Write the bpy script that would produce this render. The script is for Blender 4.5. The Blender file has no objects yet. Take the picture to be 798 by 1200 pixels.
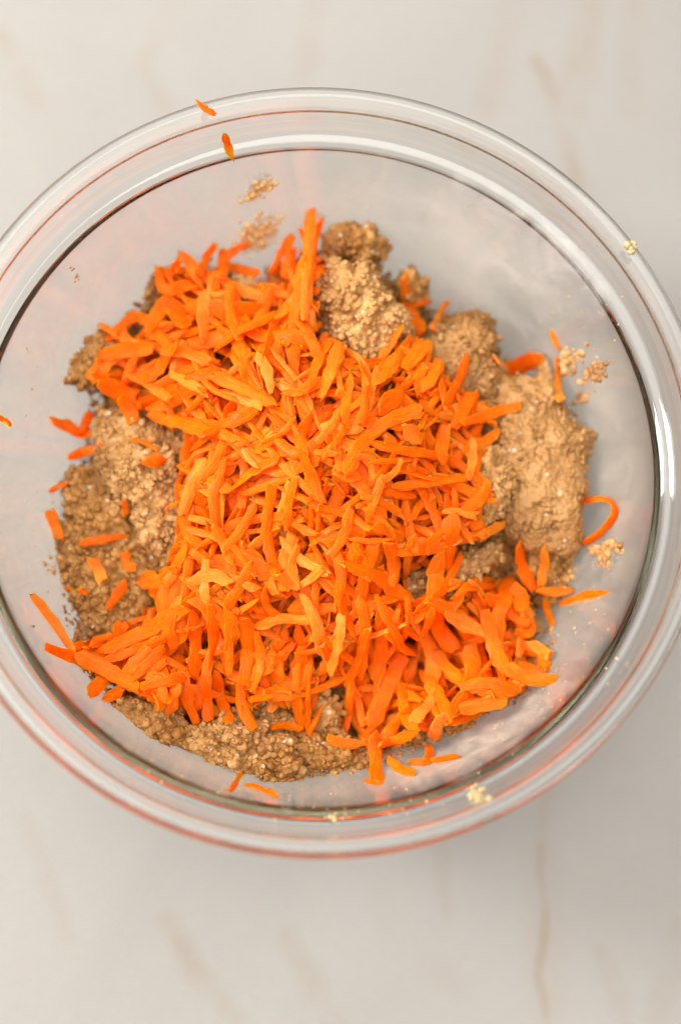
import bpy, bmesh, math
import numpy as np
from mathutils import Matrix, Vector

rng = np.random.default_rng(11)
C = bpy.context.scene.collection
sc = bpy.context.scene

# ------------------------------------------------------------------ camera
RIM_Z = 0.107                       # height of the widest circle of the lip
TILT, DIST, CX, CY, ROLL = math.radians(11.738), 0.46274, 0.010767, -0.017417, math.radians(16.0)
FPX, PX0, PY0 = 1662.0, 399.0, 600.0   # pin-hole in photograph pixels (798 x 1200)
d_ = np.array([0, math.sin(TILT), -math.cos(TILT)])
u_ = np.array([0, math.cos(TILT), math.sin(TILT)])
r_ = np.array([1.0, 0, 0])
c_, s_ = math.cos(ROLL), math.sin(ROLL)
r2, u2 = c_ * r_ + s_ * u_, -s_ * r_ + c_ * u_
cpos = np.array([CX, CY, 0.0]) - DIST * d_
a_ = -ROLL
RZ = np.array([[math.cos(a_), -math.sin(a_), 0], [math.sin(a_), math.cos(a_), 0], [0, 0, 1]])
CD, CU, CR = RZ @ d_, RZ @ u2, RZ @ r2
CPOS = RZ @ cpos + np.array([0, 0, RIM_Z])

cam = bpy.data.cameras.new('camera')
cam_o = bpy.data.objects.new('camera', cam)
C.objects.link(cam_o)
M4 = Matrix.Identity(4)
for i in range(3):
    M4[i][0], M4[i][1], M4[i][2], M4[i][3] = CR[i], CU[i], -CD[i], CPOS[i]
cam_o.matrix_world = M4
cam.sensor_fit = 'VERTICAL'
cam.sensor_height = 36.0
cam.lens = FPX / 1200 * 36.0
cam.clip_start, cam.clip_end = 0.01, 20
cam.dof.use_dof = True
cam.dof.focus_distance = DIST + 0.030
cam.dof.aperture_fstop = 2.9
sc.camera = cam_o

# ------------------------------------------------------------------ light
world = bpy.data.worlds.new('World'); sc.world = world; world.use_nodes = True
bg = world.node_tree.nodes['Background']
bg.inputs[0].default_value = (1.0, 0.88, 0.76, 1)
bg.inputs[1].default_value = 0.10

def area(name, loc, target, sx, sy, power, col):
    l = bpy.data.lights.new(name, 'AREA'); l.shape = 'RECTANGLE'
    l.size, l.size_y, l.energy, l.color = sx, sy, power, col
    o = bpy.data.objects.new(name, l); C.objects.link(o)
    o.location = loc
    o.rotation_euler = (Vector(target) - Vector(loc)).to_track_quat('-Z', 'Y').to_euler()
    return o
area('window_light', (-1.25, 0.30, 0.85), (0, 0, 0.05), 0.32, 0.60, 18, (1.0, 0.98, 0.95))
area('ceiling_bounce', (-0.30, 0.14, 1.45), (0, 0, 0), 2.7, 2.5, 52, (1.0, 0.95, 0.89))

sc.view_settings.view_transform = 'Standard'
sc.view_settings.look = 'None'
sc.view_settings.exposure = 0.66
sc.view_settings.gamma = 1.0
sc.view_settings.use_curve_mapping = False
sc.render.engine = 'CYCLES'
cy = sc.cycles
cy.use_denoising = True
try:
    cy.denoiser = 'OPENIMAGEDENOISE'
    cy.denoising_input_passes = 'RGB_ALBEDO_NORMAL'
except Exception:
    pass
cy.max_bounces, cy.diffuse_bounces, cy.glossy_bounces = 64, 5, 48
cy.transmission_bounces, cy.transparent_max_bounces = 48, 16
cy.caustics_reflective = True; cy.caustics_refractive = True
cy.blur_glossy = 0.4
cy.sample_clamp_indirect = 6.0

# ------------------------------------------------------------------ pixel helpers
def ray(px, py):
    v = CD * FPX + CR * (px - PX0) - CU * (py - PY0)
    return v / np.linalg.norm(v)
def at_z(px, py, z):
    v = ray(px, py); t = (z - CPOS[2]) / v[2]
    return CPOS + t * v
def px_m(p):                       # metres per photograph pixel at a point
    return float((np.asarray(p) - CPOS) @ CD) / FPX

# ------------------------------------------------------------------ noise (numpy)
def _h(ix, iy, iz, k=0):
    n = (ix.astype(np.int64) * 374761393 + iy.astype(np.int64) * 668265263 + iz.astype(np.int64) * 2147483647 + k * 974711) & 0xffffffff
    n = ((n ^ (n >> 13)) * 1274126177) & 0xffffffff
    n = ((n ^ (n >> 16)) * 2246822519) & 0xffffffff
    return ((n ^ (n >> 15)) & 0xffffff) / float(0x1000000)
def vnoise(p, k=0):
    i = np.floor(p).astype(np.int64); f = p - i; f = f * f * (3 - 2 * f)
    r = 0
    for a in (0, 1):
        wx = f[:, 0] if a else 1 - f[:, 0]
        for b in (0, 1):
            wy = f[:, 1] if b else 1 - f[:, 1]
            for c in (0, 1):
                wz = f[:, 2] if c else 1 - f[:, 2]
                r = r + wx * wy * wz * _h(i[:, 0] + a, i[:, 1] + b, i[:, 2] + c, k)
    return r * 2 - 1
def fbm(p, o=4, k=0):
    r, a = 0, 0.5
    for j in range(o):
        r = r + a * vnoise(p * (2.03 ** j) + 17.3 * j, k + j); a *= 0.5
    return r
def worley(p, k=0):
    i = np.floor(p).astype(np.int64)
    f1 = np.full(len(p), 9.0); f2 = f1.copy()
    for a in (-1, 0, 1):
        for b in (-1, 0, 1):
            for c in (-1, 0, 1):
                q = i + np.array([a, b, c])
                fp = q + np.stack([_h(q[:, 0], q[:, 1], q[:, 2], k + 7 * m) for m in (1, 2, 3)], -1)
                dd = np.sqrt(((p - fp) ** 2).sum(1))
                f2 = np.minimum(f2, np.maximum(f1, dd)); f1 = np.minimum(f1, dd)
    return f1, f2

# ------------------------------------------------------------------ mesh helpers
def mesh_obj(name, verts, faces, mat, loc=None, smooth=True):
    verts = np.asarray(verts, float)
    loc = verts.mean(0) if loc is None else np.asarray(loc, float)
    me = bpy.data.meshes.new(name)
    me.from_pydata((verts - loc).tolist(), [], faces if isinstance(faces, list) else faces.tolist())
    if smooth:
        me.polygons.foreach_set('use_smooth', np.ones(len(me.polygons), bool))
    me.materials.append(mat); me.update()
    o = bpy.data.objects.new(name, me); C.objects.link(o); o.location = loc
    return o
def tag(o, label=None, cat=None, group=None, kind=None):
    if label: o['label'] = label
    if cat: o['category'] = cat
    if group: o['group'] = group
    if kind: o['kind'] = kind
    return o
_ico = {}
def ico(n):
    if n not in _ico:
        bm = bmesh.new(); bmesh.ops.create_icosphere(bm, subdivisions=n, radius=1)
        bm.verts.ensure_lookup_table()
        _ico[n] = (np.array([v.co[:] for v in bm.verts]), np.array([[v.index for v in f.verts] for f in bm.faces]))
        bm.free()
    return _ico[n]

# ------------------------------------------------------------------ materials
def new_mat(name):
    m = bpy.data.materials.new(name); m.use_nodes = True
    nt = m.node_tree
    return m, nt, nt.nodes['Principled BSDF']
def N(nt, t, **kw):
    n = nt.nodes.new(t)
    for k, v in kw.items(): setattr(n, k, v)
    return n
def noise_node(nt, vec, scale, detail=3, rough=0.55, dist=0.0):
    n = N(nt, 'ShaderNodeTexNoise')
    n.inputs['Scale'].default_value = scale; n.inputs['Detail'].default_value = detail
    n.inputs['Roughness'].default_value = rough; n.inputs['Distortion'].default_value = dist
    nt.links.new(vec, n.inputs['Vector'])
    return n
def ramp(nt, fac, stops):
    r = N(nt, 'ShaderNodeValToRGB'); e = r.color_ramp.elements
    while len(e) < len(stops): e.new(0.5)
    for q, (p, c) in zip(e, stops): q.position = p; q.color = (*c, 1)
    nt.links.new(fac, r.inputs[0]); return r
def math_(nt, op, a, b=None, clamp=False):
    n = N(nt, 'ShaderNodeMath', operation=op); n.use_clamp = clamp
    for i, v in enumerate((a, b)):
        if v is None: continue
        if isinstance(v, (int, float)): n.inputs[i].default_value = v
        else: nt.links.new(v, n.inputs[i])
    return n.outputs[0]
def vmath(nt, op, a, b=None, out=0, scale=None):
    n = N(nt, 'ShaderNodeVectorMath', operation=op)
    for i, v in enumerate((a, b)):
        if v is None: continue
        if isinstance(v, (tuple, list, np.ndarray)): n.inputs[i].default_value = tuple(float(x) for x in v)
        else: nt.links.new(v, n.inputs[i])
    if scale is not None: nt.links.new(scale, n.inputs['Scale'])
    return n.outputs[out]
def mix_rgb(nt, fac, a, b, mode='MIX'):
    n = N(nt, 'ShaderNodeMix', data_type='RGBA', blend_type=mode)
    for s, v in ((n.inputs[0], fac), (n.inputs[6], a), (n.inputs[7], b)):
        if isinstance(v, (int, float)): s.default_value = v
        elif isinstance(v, tuple): s.default_value = (*v, 1)
        else: nt.links.new(v, s)
    return n.outputs[2]
def coord(nt, which='Object'):
    return N(nt, 'ShaderNodeTexCoord').outputs[which]
def world_pos(nt):
    return N(nt, 'ShaderNodeNewGeometry').outputs['Position']

def mat_table():
    m, nt, b = new_mat('pale_marble')
    p = world_pos(nt)
    wn = noise_node(nt, p, 9, 3, 0.6)
    warp = vmath(nt, 'MULTIPLY', vmath(nt, 'SUBTRACT', wn.outputs['Color'], (0.5, 0.5, 0.5)), (0.022, 0.022, 0.0))
    q = vmath(nt, 'ADD', p, warp)
    segs = [  # photograph pixels on the table plane: polyline, half width px, strength
        ([(-60, -30), (5, 55), (38, 115)], 17, .55), ([(190, 20), (165, 75), (190, 125)], 15, .35),
        ([(360, -40), (368, 30), (362, 90)], 16, .35), ([(615, -40), (585, 40), (568, 125)], 20, .35),
        ([(625, 70), (642, 110), (662, 180), (690, 300)], 13, .8), ([(700, -40), (680, 50), (655, 145)], 22, .55),
        ([(745, -20), (730, 60), (728, 130)], 16, .28),
        ([(640, 900), (631, 965), (634, 1030), (633, 1090), (626, 1150), (642, 1260)], 9, 1.0),
        ([(630, 900), (632, 1000), (634, 1100), (632, 1260)], 30, .28),
        ([(505, 960), (517, 1010), (520, 1070)], 13, .4),
        ([(190, 1070), (222, 1140), (262, 1180), (330, 1230)], 14, .6), ([(335, 1100), (372, 1150), (410, 1230)], 18, .42),
        ([(30, 950), (50, 1010), (80, 1090)], 14, .28), ([(700, 1120), (716, 1165), (735, 1230)], 15, .5),
        ([(440, 1050), (470, 1110), (540, 1160)], 20, .2), ([(800, 1090), (770, 1150), (765, 1230)], 20, .35)]
    acc = None
    for pts, w, amp in segs:
        for (x0, y0), (x1, y1) in zip(pts[:-1], pts[1:]):
            a = at_z(x0, y0, 0); e = at_z(x1, y1, 0); ab = e - a
            wm = w * px_m(a)
            pa = vmath(nt, 'SUBTRACT', q, a)
            t = math_(nt, 'MULTIPLY', vmath(nt, 'DOT_PRODUCT', pa, ab, out=1), float(1 / (ab @ ab)), clamp=True)
            n = N(nt, 'ShaderNodeVectorMath', operation='SCALE'); n.inputs[0].default_value = tuple(ab); nt.links.new(t, n.inputs['Scale'])
            dist = vmath(nt, 'LENGTH', vmath(nt, 'SUBTRACT', pa, n.outputs[0]), out=1)
            mr = N(nt, 'ShaderNodeMapRange', interpolation_type='SMOOTHERSTEP')
            nt.links.new(dist, mr.inputs[0])
            mr.inputs[1].default_value = 0; mr.inputs[2].default_value = wm * 1.5
            mr.inputs[3].default_value = amp; mr.inputs[4].default_value = 0
            acc = mr.outputs[0] if acc is None else math_(nt, 'MAXIMUM', acc, mr.outputs[0])
    mod = noise_node(nt, p, 38, 3, 0.6)
    mod_r = ramp(nt, mod.outputs[0], [(0.34, (0.12, 0.12, 0.12)), (0.66, (1, 1, 1))])
    vein = math_(nt, 'MULTIPLY', acc, mod_r.outputs[0])
    cloud = noise_node(nt, q, 5.5, 4, 0.55, 0.6)
    base = ramp(nt, cloud.outputs[0], [(0.3, (0.240, 0.229, 0.213)), (0.7, (0.276, 0.265, 0.248))])
    fine = noise_node(nt, p, 420, 2)
    base2 = mix_rgb(nt, 0.05, base.outputs[0], fine.outputs['Color'], 'OVERLAY')
    col = mix_rgb(nt, math_(nt, 'MULTIPLY', vein, 0.62), base2, (0.21, 0.150, 0.098))
    nt.links.new(col, b.inputs['Base Color'])
    b.inputs['Roughness'].default_value = 0.42
    b.inputs['Specular IOR Level'].default_value = 0.3
    return m

def mat_glass():
    m, nt, b = new_mat('clear_glass')
    b.inputs['Base Color'].default_value = (0.995, 0.998, 0.995, 1)
    b.inputs['Transmission Weight'].default_value = 1.0
    b.inputs['IOR'].default_value = 1.50
    va = N(nt, 'ShaderNodeVolumeAbsorption'); va.inputs['Color'].default_value = (0.70, 0.72, 0.66, 1); va.inputs['Density'].default_value = 17
    nt.links.new(va.outputs[0], nt.nodes['Material Output'].inputs['Volume'])
    b.inputs['Roughness'].default_value = 0.0
    return m

def mat_carrot():
    m, nt, b = new_mat('grated_carrot')
    o = coord(nt)
    oi = N(nt, 'ShaderNodeObjectInfo').outputs['Random']
    gi = N(nt, 'ShaderNodeNewGeometry').outputs['Random Per Island']
    rnd = math_(nt, 'FRACT', math_(nt, 'ADD', oi, gi))
    c1 = ramp(nt, rnd, [(0.0, (0.98, 0.098, 0.001)), (0.4, (1.0, 0.114, 0.002)), (0.8, (1.0, 0.132, 0.004)), (1.0, (1.0, 0.20, 0.02))])
    n1 = noise_node(nt, o, 160, 3, 0.6)
    c2 = ramp(nt, n1.outputs[0], [(0.30, (0.9, 0.80, 0.7)), (0.52, (1, 1, 1)), (0.76, (1.0, 1.28, 2.2))])
    col = mix_rgb(nt, 1.0, c1.outputs[0], c2.outputs[0], 'MULTIPLY')
    sv = N(nt, 'ShaderNodeAttribute', attribute_name='strip').outputs['Vector']
    nf = noise_node(nt, sv, 0.8, 3, 0.6)
    c3 = ramp(nt, nf.outputs[0], [(0.30, (0.94, 0.84, 0.7)), (0.55, (1, 1, 1)), (0.75, (1.0, 1.35, 2.6))])
    col = mix_rgb(nt, 1.0, col, c3.outputs[0], 'MULTIPLY')
    nt.links.new(col, b.inputs['Base Color'])
    b.inputs['Subsurface Weight'].default_value = 0.9
    b.inputs['Subsurface Radius'].default_value = (1.0, 0.33, 0.06)
    b.inputs['Subsurface Scale'].default_value = 0.0045
    b.inputs['Roughness'].default_value = 0.34
    b.inputs['Specular IOR Level'].default_value = 0.03
    b.inputs['Coat Weight'].default_value = 0.06; b.inputs['Coat Roughness'].default_value = 0.22
    st = N(nt, 'ShaderNodeAttribute', attribute_name='strip').outputs['Vector']
    n2 = noise_node(nt, o, 600, 3, 0.6)
    n3 = noise_node(nt, st, 1.0, 3, 0.55)
    bp = N(nt, 'ShaderNodeBump'); bp.inputs['Strength'].default_value = 0.5; bp.inputs['Distance'].default_value = 0.0007
    nt.links.new(math_(nt, 'ADD', n2.outputs[0], n3.outputs[0]), bp.inputs['Height'])
    nt.links.new(bp.outputs[0], b.inputs['Normal'])
    return m

def mat_dough(name, dark, mid, light, fleck=0.5):
    m, nt, b = new_mat(name)
    p = world_pos(nt)
    gi = N(nt, 'ShaderNodeNewGeometry').outputs['Random Per Island']
    n1 = noise_node(nt, p, 130, 4, 0.65)
    n0 = noise_node(nt, p, 42, 2, 0.5)
    f = math_(nt, 'ADD', math_(nt, 'MULTIPLY', n1.outputs[0], 0.65), math_(nt, 'MULTIPLY', n0.outputs[0], 0.35))
    f = math_(nt, 'ADD', f, math_(nt, 'MULTIPLY', math_(nt, 'SUBTRACT', gi, 0.5), 0.16))
    c = ramp(nt, f, [(0.34, dark), (0.5, mid), (0.66, light)])
    v = N(nt, 'ShaderNodeTexVoronoi'); v.inputs['Scale'].default_value = 430; nt.links.new(p, v.inputs['Vector'])
    sep = N(nt, 'ShaderNodeSeparateColor'); nt.links.new(v.outputs['Color'], sep.inputs[0])
    on = math_(nt, 'GREATER_THAN', sep.outputs[0], 0.94)
    fl = math_(nt, 'MULTIPLY', on, math_(nt, 'LESS_THAN', v.outputs['Distance'], 0.34))
    col = mix_rgb(nt, math_(nt, 'MULTIPLY', fl, fleck), c.outputs[0], (0.82, 0.74, 0.60))
    nt.links.new(col, b.inputs['Base Color'])
    b.inputs['Roughness'].default_value = 0.4
    b.inputs['Specular IOR Level'].default_value = 0.18
    b.inputs['Coat Weight'].default_value = 0.14; b.inputs['Coat Roughness'].default_value = 0.25
    b.inputs['Subsurface Weight'].default_value = 0.12
    b.inputs['Subsurface Radius'].default_value = (1.0, 0.6, 0.3)
    b.inputs['Subsurface Scale'].default_value = 0.001
    h = noise_node(nt, p, 900, 3, 0.6)
    v2 = N(nt, 'ShaderNodeTexVoronoi'); v2.inputs['Scale'].default_value = 620; nt.links.new(p, v2.inputs['Vector'])
    hh = math_(nt, 'SUBTRACT', h.outputs[0], v2.outputs['Distance'])
    bp = N(nt, 'ShaderNodeBump'); bp.inputs['Strength'].default_value = 0.75; bp.inputs['Distance'].default_value = 0.0008
    nt.links.new(hh, bp.inputs['Height']); nt.links.new(bp.outputs[0], b.inputs['Normal'])
    return m

def mat_film(name, col, dens, scale, lo, hi):
    m, nt, b = new_mat(name)
    p = world_pos(nt); out = nt.nodes['Material Output']
    b.inputs['Base Color'].default_value = (*col, 1); b.inputs['Roughness'].default_value = 0.7; b.inputs['Specular IOR Level'].default_value = 0.05
    n = noise_node(nt, p, scale, 5, 0.7, 0.8)
    a = ramp(nt, n.outputs[0], [(lo, (0, 0, 0)), (hi, (1, 1, 1))])
    at = N(nt, 'ShaderNodeAttribute', attribute_name='cover')
    f = math_(nt, 'MULTIPLY', math_(nt, 'MULTIPLY', a.outputs[0], at.outputs['Fac']), dens, clamp=True)
    nt.links.new(f, b.inputs['Alpha'])
    return m

MT, MG, MC = mat_table(), mat_glass(), mat_carrot()
MD = mat_dough('pale_oat_dough', (0.270, 0.115, 0.029), (0.456, 0.235, 0.074), (0.612, 0.362, 0.145))
MD2 = mat_dough('brown_oat_dough', (0.223, 0.087, 0.018), (0.371, 0.170, 0.042), (0.517, 0.275, 0.092))
MD3 = mat_dough('smooth_nut_dough', (0.230, 0.098, 0.023), (0.322, 0.155, 0.045), (0.405, 0.216, 0.075), 0.35)
MB, _nt, _b = new_mat('butter_crumb'); _b.inputs['Base Color'].default_value = (0.46, 0.35, 0.17, 1); _b.inputs['Roughness'].default_value = 0.5
MK, _nt, _b = new_mat('dark_fleck'); _b.inputs['Base Color'].default_value = (0.05, 0.03, 0.015, 1); _b.inputs['Roughness'].default_value = 0.6

# ------------------------------------------------------------------ table
def box(x, y, z0, z1):
    v = [(sx * x, sy * y, z) for z in (z0, z1) for sx, sy in ((-1, -1), (1, -1), (1, 1), (-1, 1))]
    f = [[3, 2, 1, 0], [4, 5, 6, 7], [0, 1, 5, 4], [1, 2, 6, 5], [2, 3, 7, 6], [3, 0, 4, 7]]
    return v, f
v, f = box(0.48, 0.52, -0.02, 0.0)
tag(mesh_obj('tabletop', v, f, MT, smooth=False, loc=(0, 0, 0)), 'pale marble tabletop with faint brown veins under the glass bowl', 'tabletop', kind='structure')

# ------------------------------------------------------------------ glass bowl
def smooth_profile(pts, n=10):
    P = np.array(pts, float); out = []
    Q = np.vstack([2 * P[0] - P[1], P, 2 * P[-1] - P[-2]])
    for i in range(1, len(Q) - 2):
        for t in np.linspace(0, 1, n, endpoint=False):
            a, b, c, d = Q[i - 1], Q[i], Q[i + 1], Q[i + 2]
            out.append(0.5 * ((2 * b) + (-a + c) * t + (2 * a - 5 * b + 4 * c - d) * t * t + (-a + 3 * b - 3 * c + d) * t ** 3))
    out.append(P[-1]); return np.array(out)
def wall_pts(r0, z0, r1, z1, tm=74, n=15):
    t = np.radians(np.linspace(6, tm, n)); s1 = math.sin(math.radians(tm)); k1 = 1 - math.cos(math.radians(tm))
    return [(r0 + (r1 - r0) * math.sin(x) / s1, z0 + (z1 - z0) * (1 - math.cos(x)) / k1) for x in t]
INNER = [(0.0005, .0052), (.02, .0052), (.04, .0053), (.052, .0056)] + wall_pts(.052, .0056, .1150, .0870) + \
        [(.1160, .0894), (.1176, .0911), (.1196, .0922), (.1212, .0938), (.1221, .0968), (.1228, .1010), (.1236, .1048), (.1243, .1074)]
LIP = [(.1247, .1090), (.1258, .1101), (.1273, .1105), (.1288, .1098), (.1298, .1082), (.1300, .1064), (.1294, .1046), (.1280, .1036), (.1267, .1028), (.1262, .1012), (.1264, .0994)]
_in = smooth_profile(INNER[4:-3], 3); _t = np.gradient(_in, axis=0); _t /= np.linalg.norm(_t, axis=1)[:, None]
_th = np.interp(_in[:, 1], [0.005, .05, .09, .1], [.0044, .0038, .0030, .0030])[:, None]
OUTER = [tuple(p) for p in (_in + np.stack([_t[:, 1], -_t[:, 0]], -1) * _th)[::-1]] + [(.0530, .0009), (.049, .0008), (.046, .0012), (.044, .0016), (.02, .0017), (0.0005, .0017)]
prof = smooth_profile(INNER + LIP + OUTER, 4)
inner_d = smooth_profile(INNER, 12)
IR, IZ = inner_d[:, 0], np.maximum.accumulate(inner_d[:, 1])
def zwall(r): return np.interp(r, IR, IZ)
def rwall(z): return np.interp(z, IZ + np.arange(len(IZ)) * 1e-9, IR)
NS = 192
ang = np.linspace(0, 2 * np.pi, NS, endpoint=False)
vv = np.stack([np.outer(prof[:, 0], np.cos(ang)), np.outer(prof[:, 0], np.sin(ang)), np.repeat(prof[:, 1][:, None], NS, 1)], -1).reshape(-1, 3)
ff = []
for i in range(len(prof) - 1):
    for j in range(NS):
        k = (j + 1) % NS
        ff.append([i * NS + j, (i + 1) * NS + j, (i + 1) * NS + k, i * NS + k])
ff.append([j for j in range(NS)]); ff.append([(len(prof) - 1) * NS + j for j in range(NS)][::-1])
tag(mesh_obj('mixing_bowl', vv, ff, MG, loc=(0, 0, 0)), 'large clear glass mixing bowl with rounded lip holding dough and grated carrot', 'bowl')

# ------------------------------------------------------------------ height field of what lies in the bowl
GS, GN = 0.0006, 440
gx = (np.arange(GN) - GN / 2 + .5) * GS
GX, GY = np.meshgrid(gx, gx, indexing='ij')
GR = np.hypot(GX, GY)
HF = np.where(GR < .1246, zwall(GR), 0.111)
def gi(x): return np.clip(((np.asarray(x) / GS) + GN / 2 - .5 + .5).astype(int), 0, GN - 1)
def hf(x, y): return HF[gi(x), gi(y)]
def surf(px, py, field=None):
    """first point of the pixel's ray on the food or the glass"""
    F = HF if field is None else field
    v = ray(px, py)
    zs = np.arange(0.118, 0.003, -0.0003)
    t = (zs - CPOS[2]) / v[2]
    X, Y = CPOS[0] + t * v[0], CPOS[1] + t * v[1]
    hit = np.nonzero(zs <= F[gi(X), gi(Y)])[0]
    k = hit[0] if len(hit) else len(zs) - 1
    return np.array([X[k], Y[k], zs[k]])
def glass(px, py):
    return surf(px, py, WALL)
WALL = HF.copy()
def keep_in(V, gap=0.0003):
    """push points that would enter the glass back inside the bowl"""
    V = np.array(V, float); r = np.hypot(V[:, 0], V[:, 1])
    low = V[:, 2] < zwall(np.minimum(r, .1235)) + gap
    steep = r > 0.098
    k = low & steep
    if k.any():
        rn = np.minimum(r[k], rwall(np.maximum(V[k, 2], .006)) - gap)
        V[k, :2] *= (rn / r[k])[:, None]
    k = low & ~steep
    V[k, 2] = zwall(r[k]) + gap
    return V
def splat(V):
    """raise the height field to a dense set of points"""
    np.maximum.at(HF, (gi(V[:, 0]), gi(V[:, 1])), V[:, 2])

# ---- bulk of the dough: a mound spread to the wall, one height for each spot of the photograph
HC = [(380, 520, 68), (300, 480, 58), (450, 480, 61), (520, 560, 60), (570, 600, 57), (420, 620, 66), (300, 620, 58), (230, 580, 49), (200, 480, 45),
      (150, 540, 40), (110, 620, 33), (130, 730, 32), (250, 740, 43), (350, 700, 50), (330, 800, 37), (270, 870, 25), (170, 840, 24), (400, 860, 27),
      (470, 880, 24), (480, 730, 23), (560, 760, 20), (620, 790, 19), (625, 690, 22), (605, 640, 30), (640, 540, 42), (690, 520, 40), (650, 450, 40),
      (560, 420, 44), (500, 400, 45), (430, 370, 48), (410, 290, 38), (300, 360, 40), (220, 380, 36), (120, 420, 30), (360, 310, 38), (260, 330, 34)]
P3 = np.array([at_z(x, y, z * .001) for x, y, z in HC])
w = np.exp(-((GX[..., None] - P3[:, 0]) ** 2 + (GY[..., None] - P3[:, 1]) ** 2) / (2 * .0125 ** 2)) + 1e-9
MH = (w * P3[:, 2]).sum(-1) / w.sum(-1)
OUT = [(190, 335), (240, 318), (300, 335), (360, 305), (440, 325), (500, 375), (560, 385), (590, 445), (640, 470), (675, 515), (668, 600), (660, 640), (635, 700),
       (635, 770), (600, 815), (540, 840), (490, 870), (425, 896), (360, 900), (300, 892), (225, 862), (140, 822), (100, 770), (85, 700), (85, 630), (105, 560),
       (120, 500), (110, 430), (150, 390)]
poly = np.array([glass(x, y)[:2] for x, y in OUT])
def inside_sd(X, Y, poly):
    """distance to a polygon's edge, positive inside"""
    ins = np.zeros(X.shape, bool); dm = np.full(X.shape, 9.0)
    for (x0, y0), (x1, y1) in zip(poly, np.roll(poly, -1, 0)):
        cond = ((y0 > Y) != (y1 > Y)) & (X < (x1 - x0) * (Y - y0) / (y1 - y0 + 1e-12) + x0)
        ins ^= cond
        ex, ey = x1 - x0, y1 - y0
        t = np.clip(((X - x0) * ex + (Y - y0) * ey) / (ex * ex + ey * ey), 0, 1)
        dm = np.minimum(dm, np.hypot(X - x0 - t * ex, Y - y0 - t * ey))
    return np.where(ins, dm, -dm)
SD = inside_sd(GX, GY, poly)
G3 = np.stack([GX.ravel(), GY.ravel(), 0 * GX.ravel()], -1)
nz = fbm(G3 / .014, 3, 5).reshape(GX.shape)
wf1, wf2 = worley(G3 / .0042 + fbm(G3 / .006, 2, 3)[:, None] * .4, 2)
gr1, gr2 = worley(G3 / .0017, 9)
sd2 = SD + nz * .006
e = np.clip(sd2 / .020, 0, 1); e = 1 - (1 - e) ** 2
mh = WALL * (1 - e) + np.maximum(MH + nz * .005, WALL + .002) * e
mh = mh + (e > 0) * np.minimum(1, e * 3) * ((.5 - wf1.reshape(GX.shape)) * .0045 + (.5 - gr1.reshape(GX.shape)) * .0016)
mh = np.where(sd2 > 0, np.maximum(mh, WALL - .0005), WALL - .002)
HF = np.where(sd2 > 0, np.maximum(HF, mh), HF)
# mesh of the mound: top from the height field, underside on the glass
sel = (sd2 > -0.0006) & (GR < .121)
idx = -np.ones(GX.shape, int); idx[sel] = np.arange(sel.sum())
top = np.stack([GX[sel], GY[sel], np.maximum(mh, WALL + .0002)[sel]], -1)
bot = np.stack([GX[sel], GY[sel], (WALL + .0001)[sel]], -1)
q = np.stack([idx[:-1, :-1], idx[1:, :-1], idx[1:, 1:], idx[:-1, 1:]], -1).reshape(-1, 4)
q = q[(q >= 0).all(1)]

def crumb_cloud(P, Nrm, r, n=2, squash=.8):
    """irregular grains sitting on points P"""
    iv, if_ = ico(n)
    k = len(P)
    A = rng.normal(size=(k, 3, 3)); Q, _ = np.linalg.qr(A)
    S = r[:, None] * rng.uniform(.75, 1.2, (k, 3))
    V = np.einsum('kij,kvj->kvi', Q, iv[None] * S[:, None])
    jit = 1 + .17 * rng.normal(size=(k, len(iv), 1)).clip(-1.5, 1.5)
    V = V * jit + P[:, None]
    F = if_[None] + (np.arange(k) * len(iv))[:, None, None]
    return V.reshape(-1, 3), F.reshape(-1, 3)

ii = rng.choice(np.nonzero((sel & (e > .02)).ravel())[0], 5200, replace=False)
cp = np.stack([GX.ravel()[ii], GY.ravel()[ii], mh.ravel()[ii]], -1) + rng.normal(0, .0004, (5200, 3))
cr_ = rng.uniform(.0007, .0018, 5200)
# crumbs strewn along the edge of the mound
je = rng.choice(np.nonzero(((SD > -.0035) & (SD < .003) & (GR < .116)).ravel())[0], 1500, replace=False)
ep = np.stack([GX.ravel()[je], GY.ravel()[je], np.maximum(HF, WALL).ravel()[je] + .0005], -1)
cv, cf = crumb_cloud(np.vstack([cp, ep]), None, np.r_[cr_, rng.uniform(.0004, .0013, 1500)])
cv = keep_in(cv)
nt_ = len(top)
V = np.vstack([top, bot, cv])
F = q.tolist() + (q[:, ::-1] + nt_).tolist() + (cf + 2 * nt_).tolist()
tag(mesh_obj('dough_mound', V, F, MD2), 'wide bed of crumbly brown oat dough lying in the glass bowl under the carrot', 'dough')
splat(cv)

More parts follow.
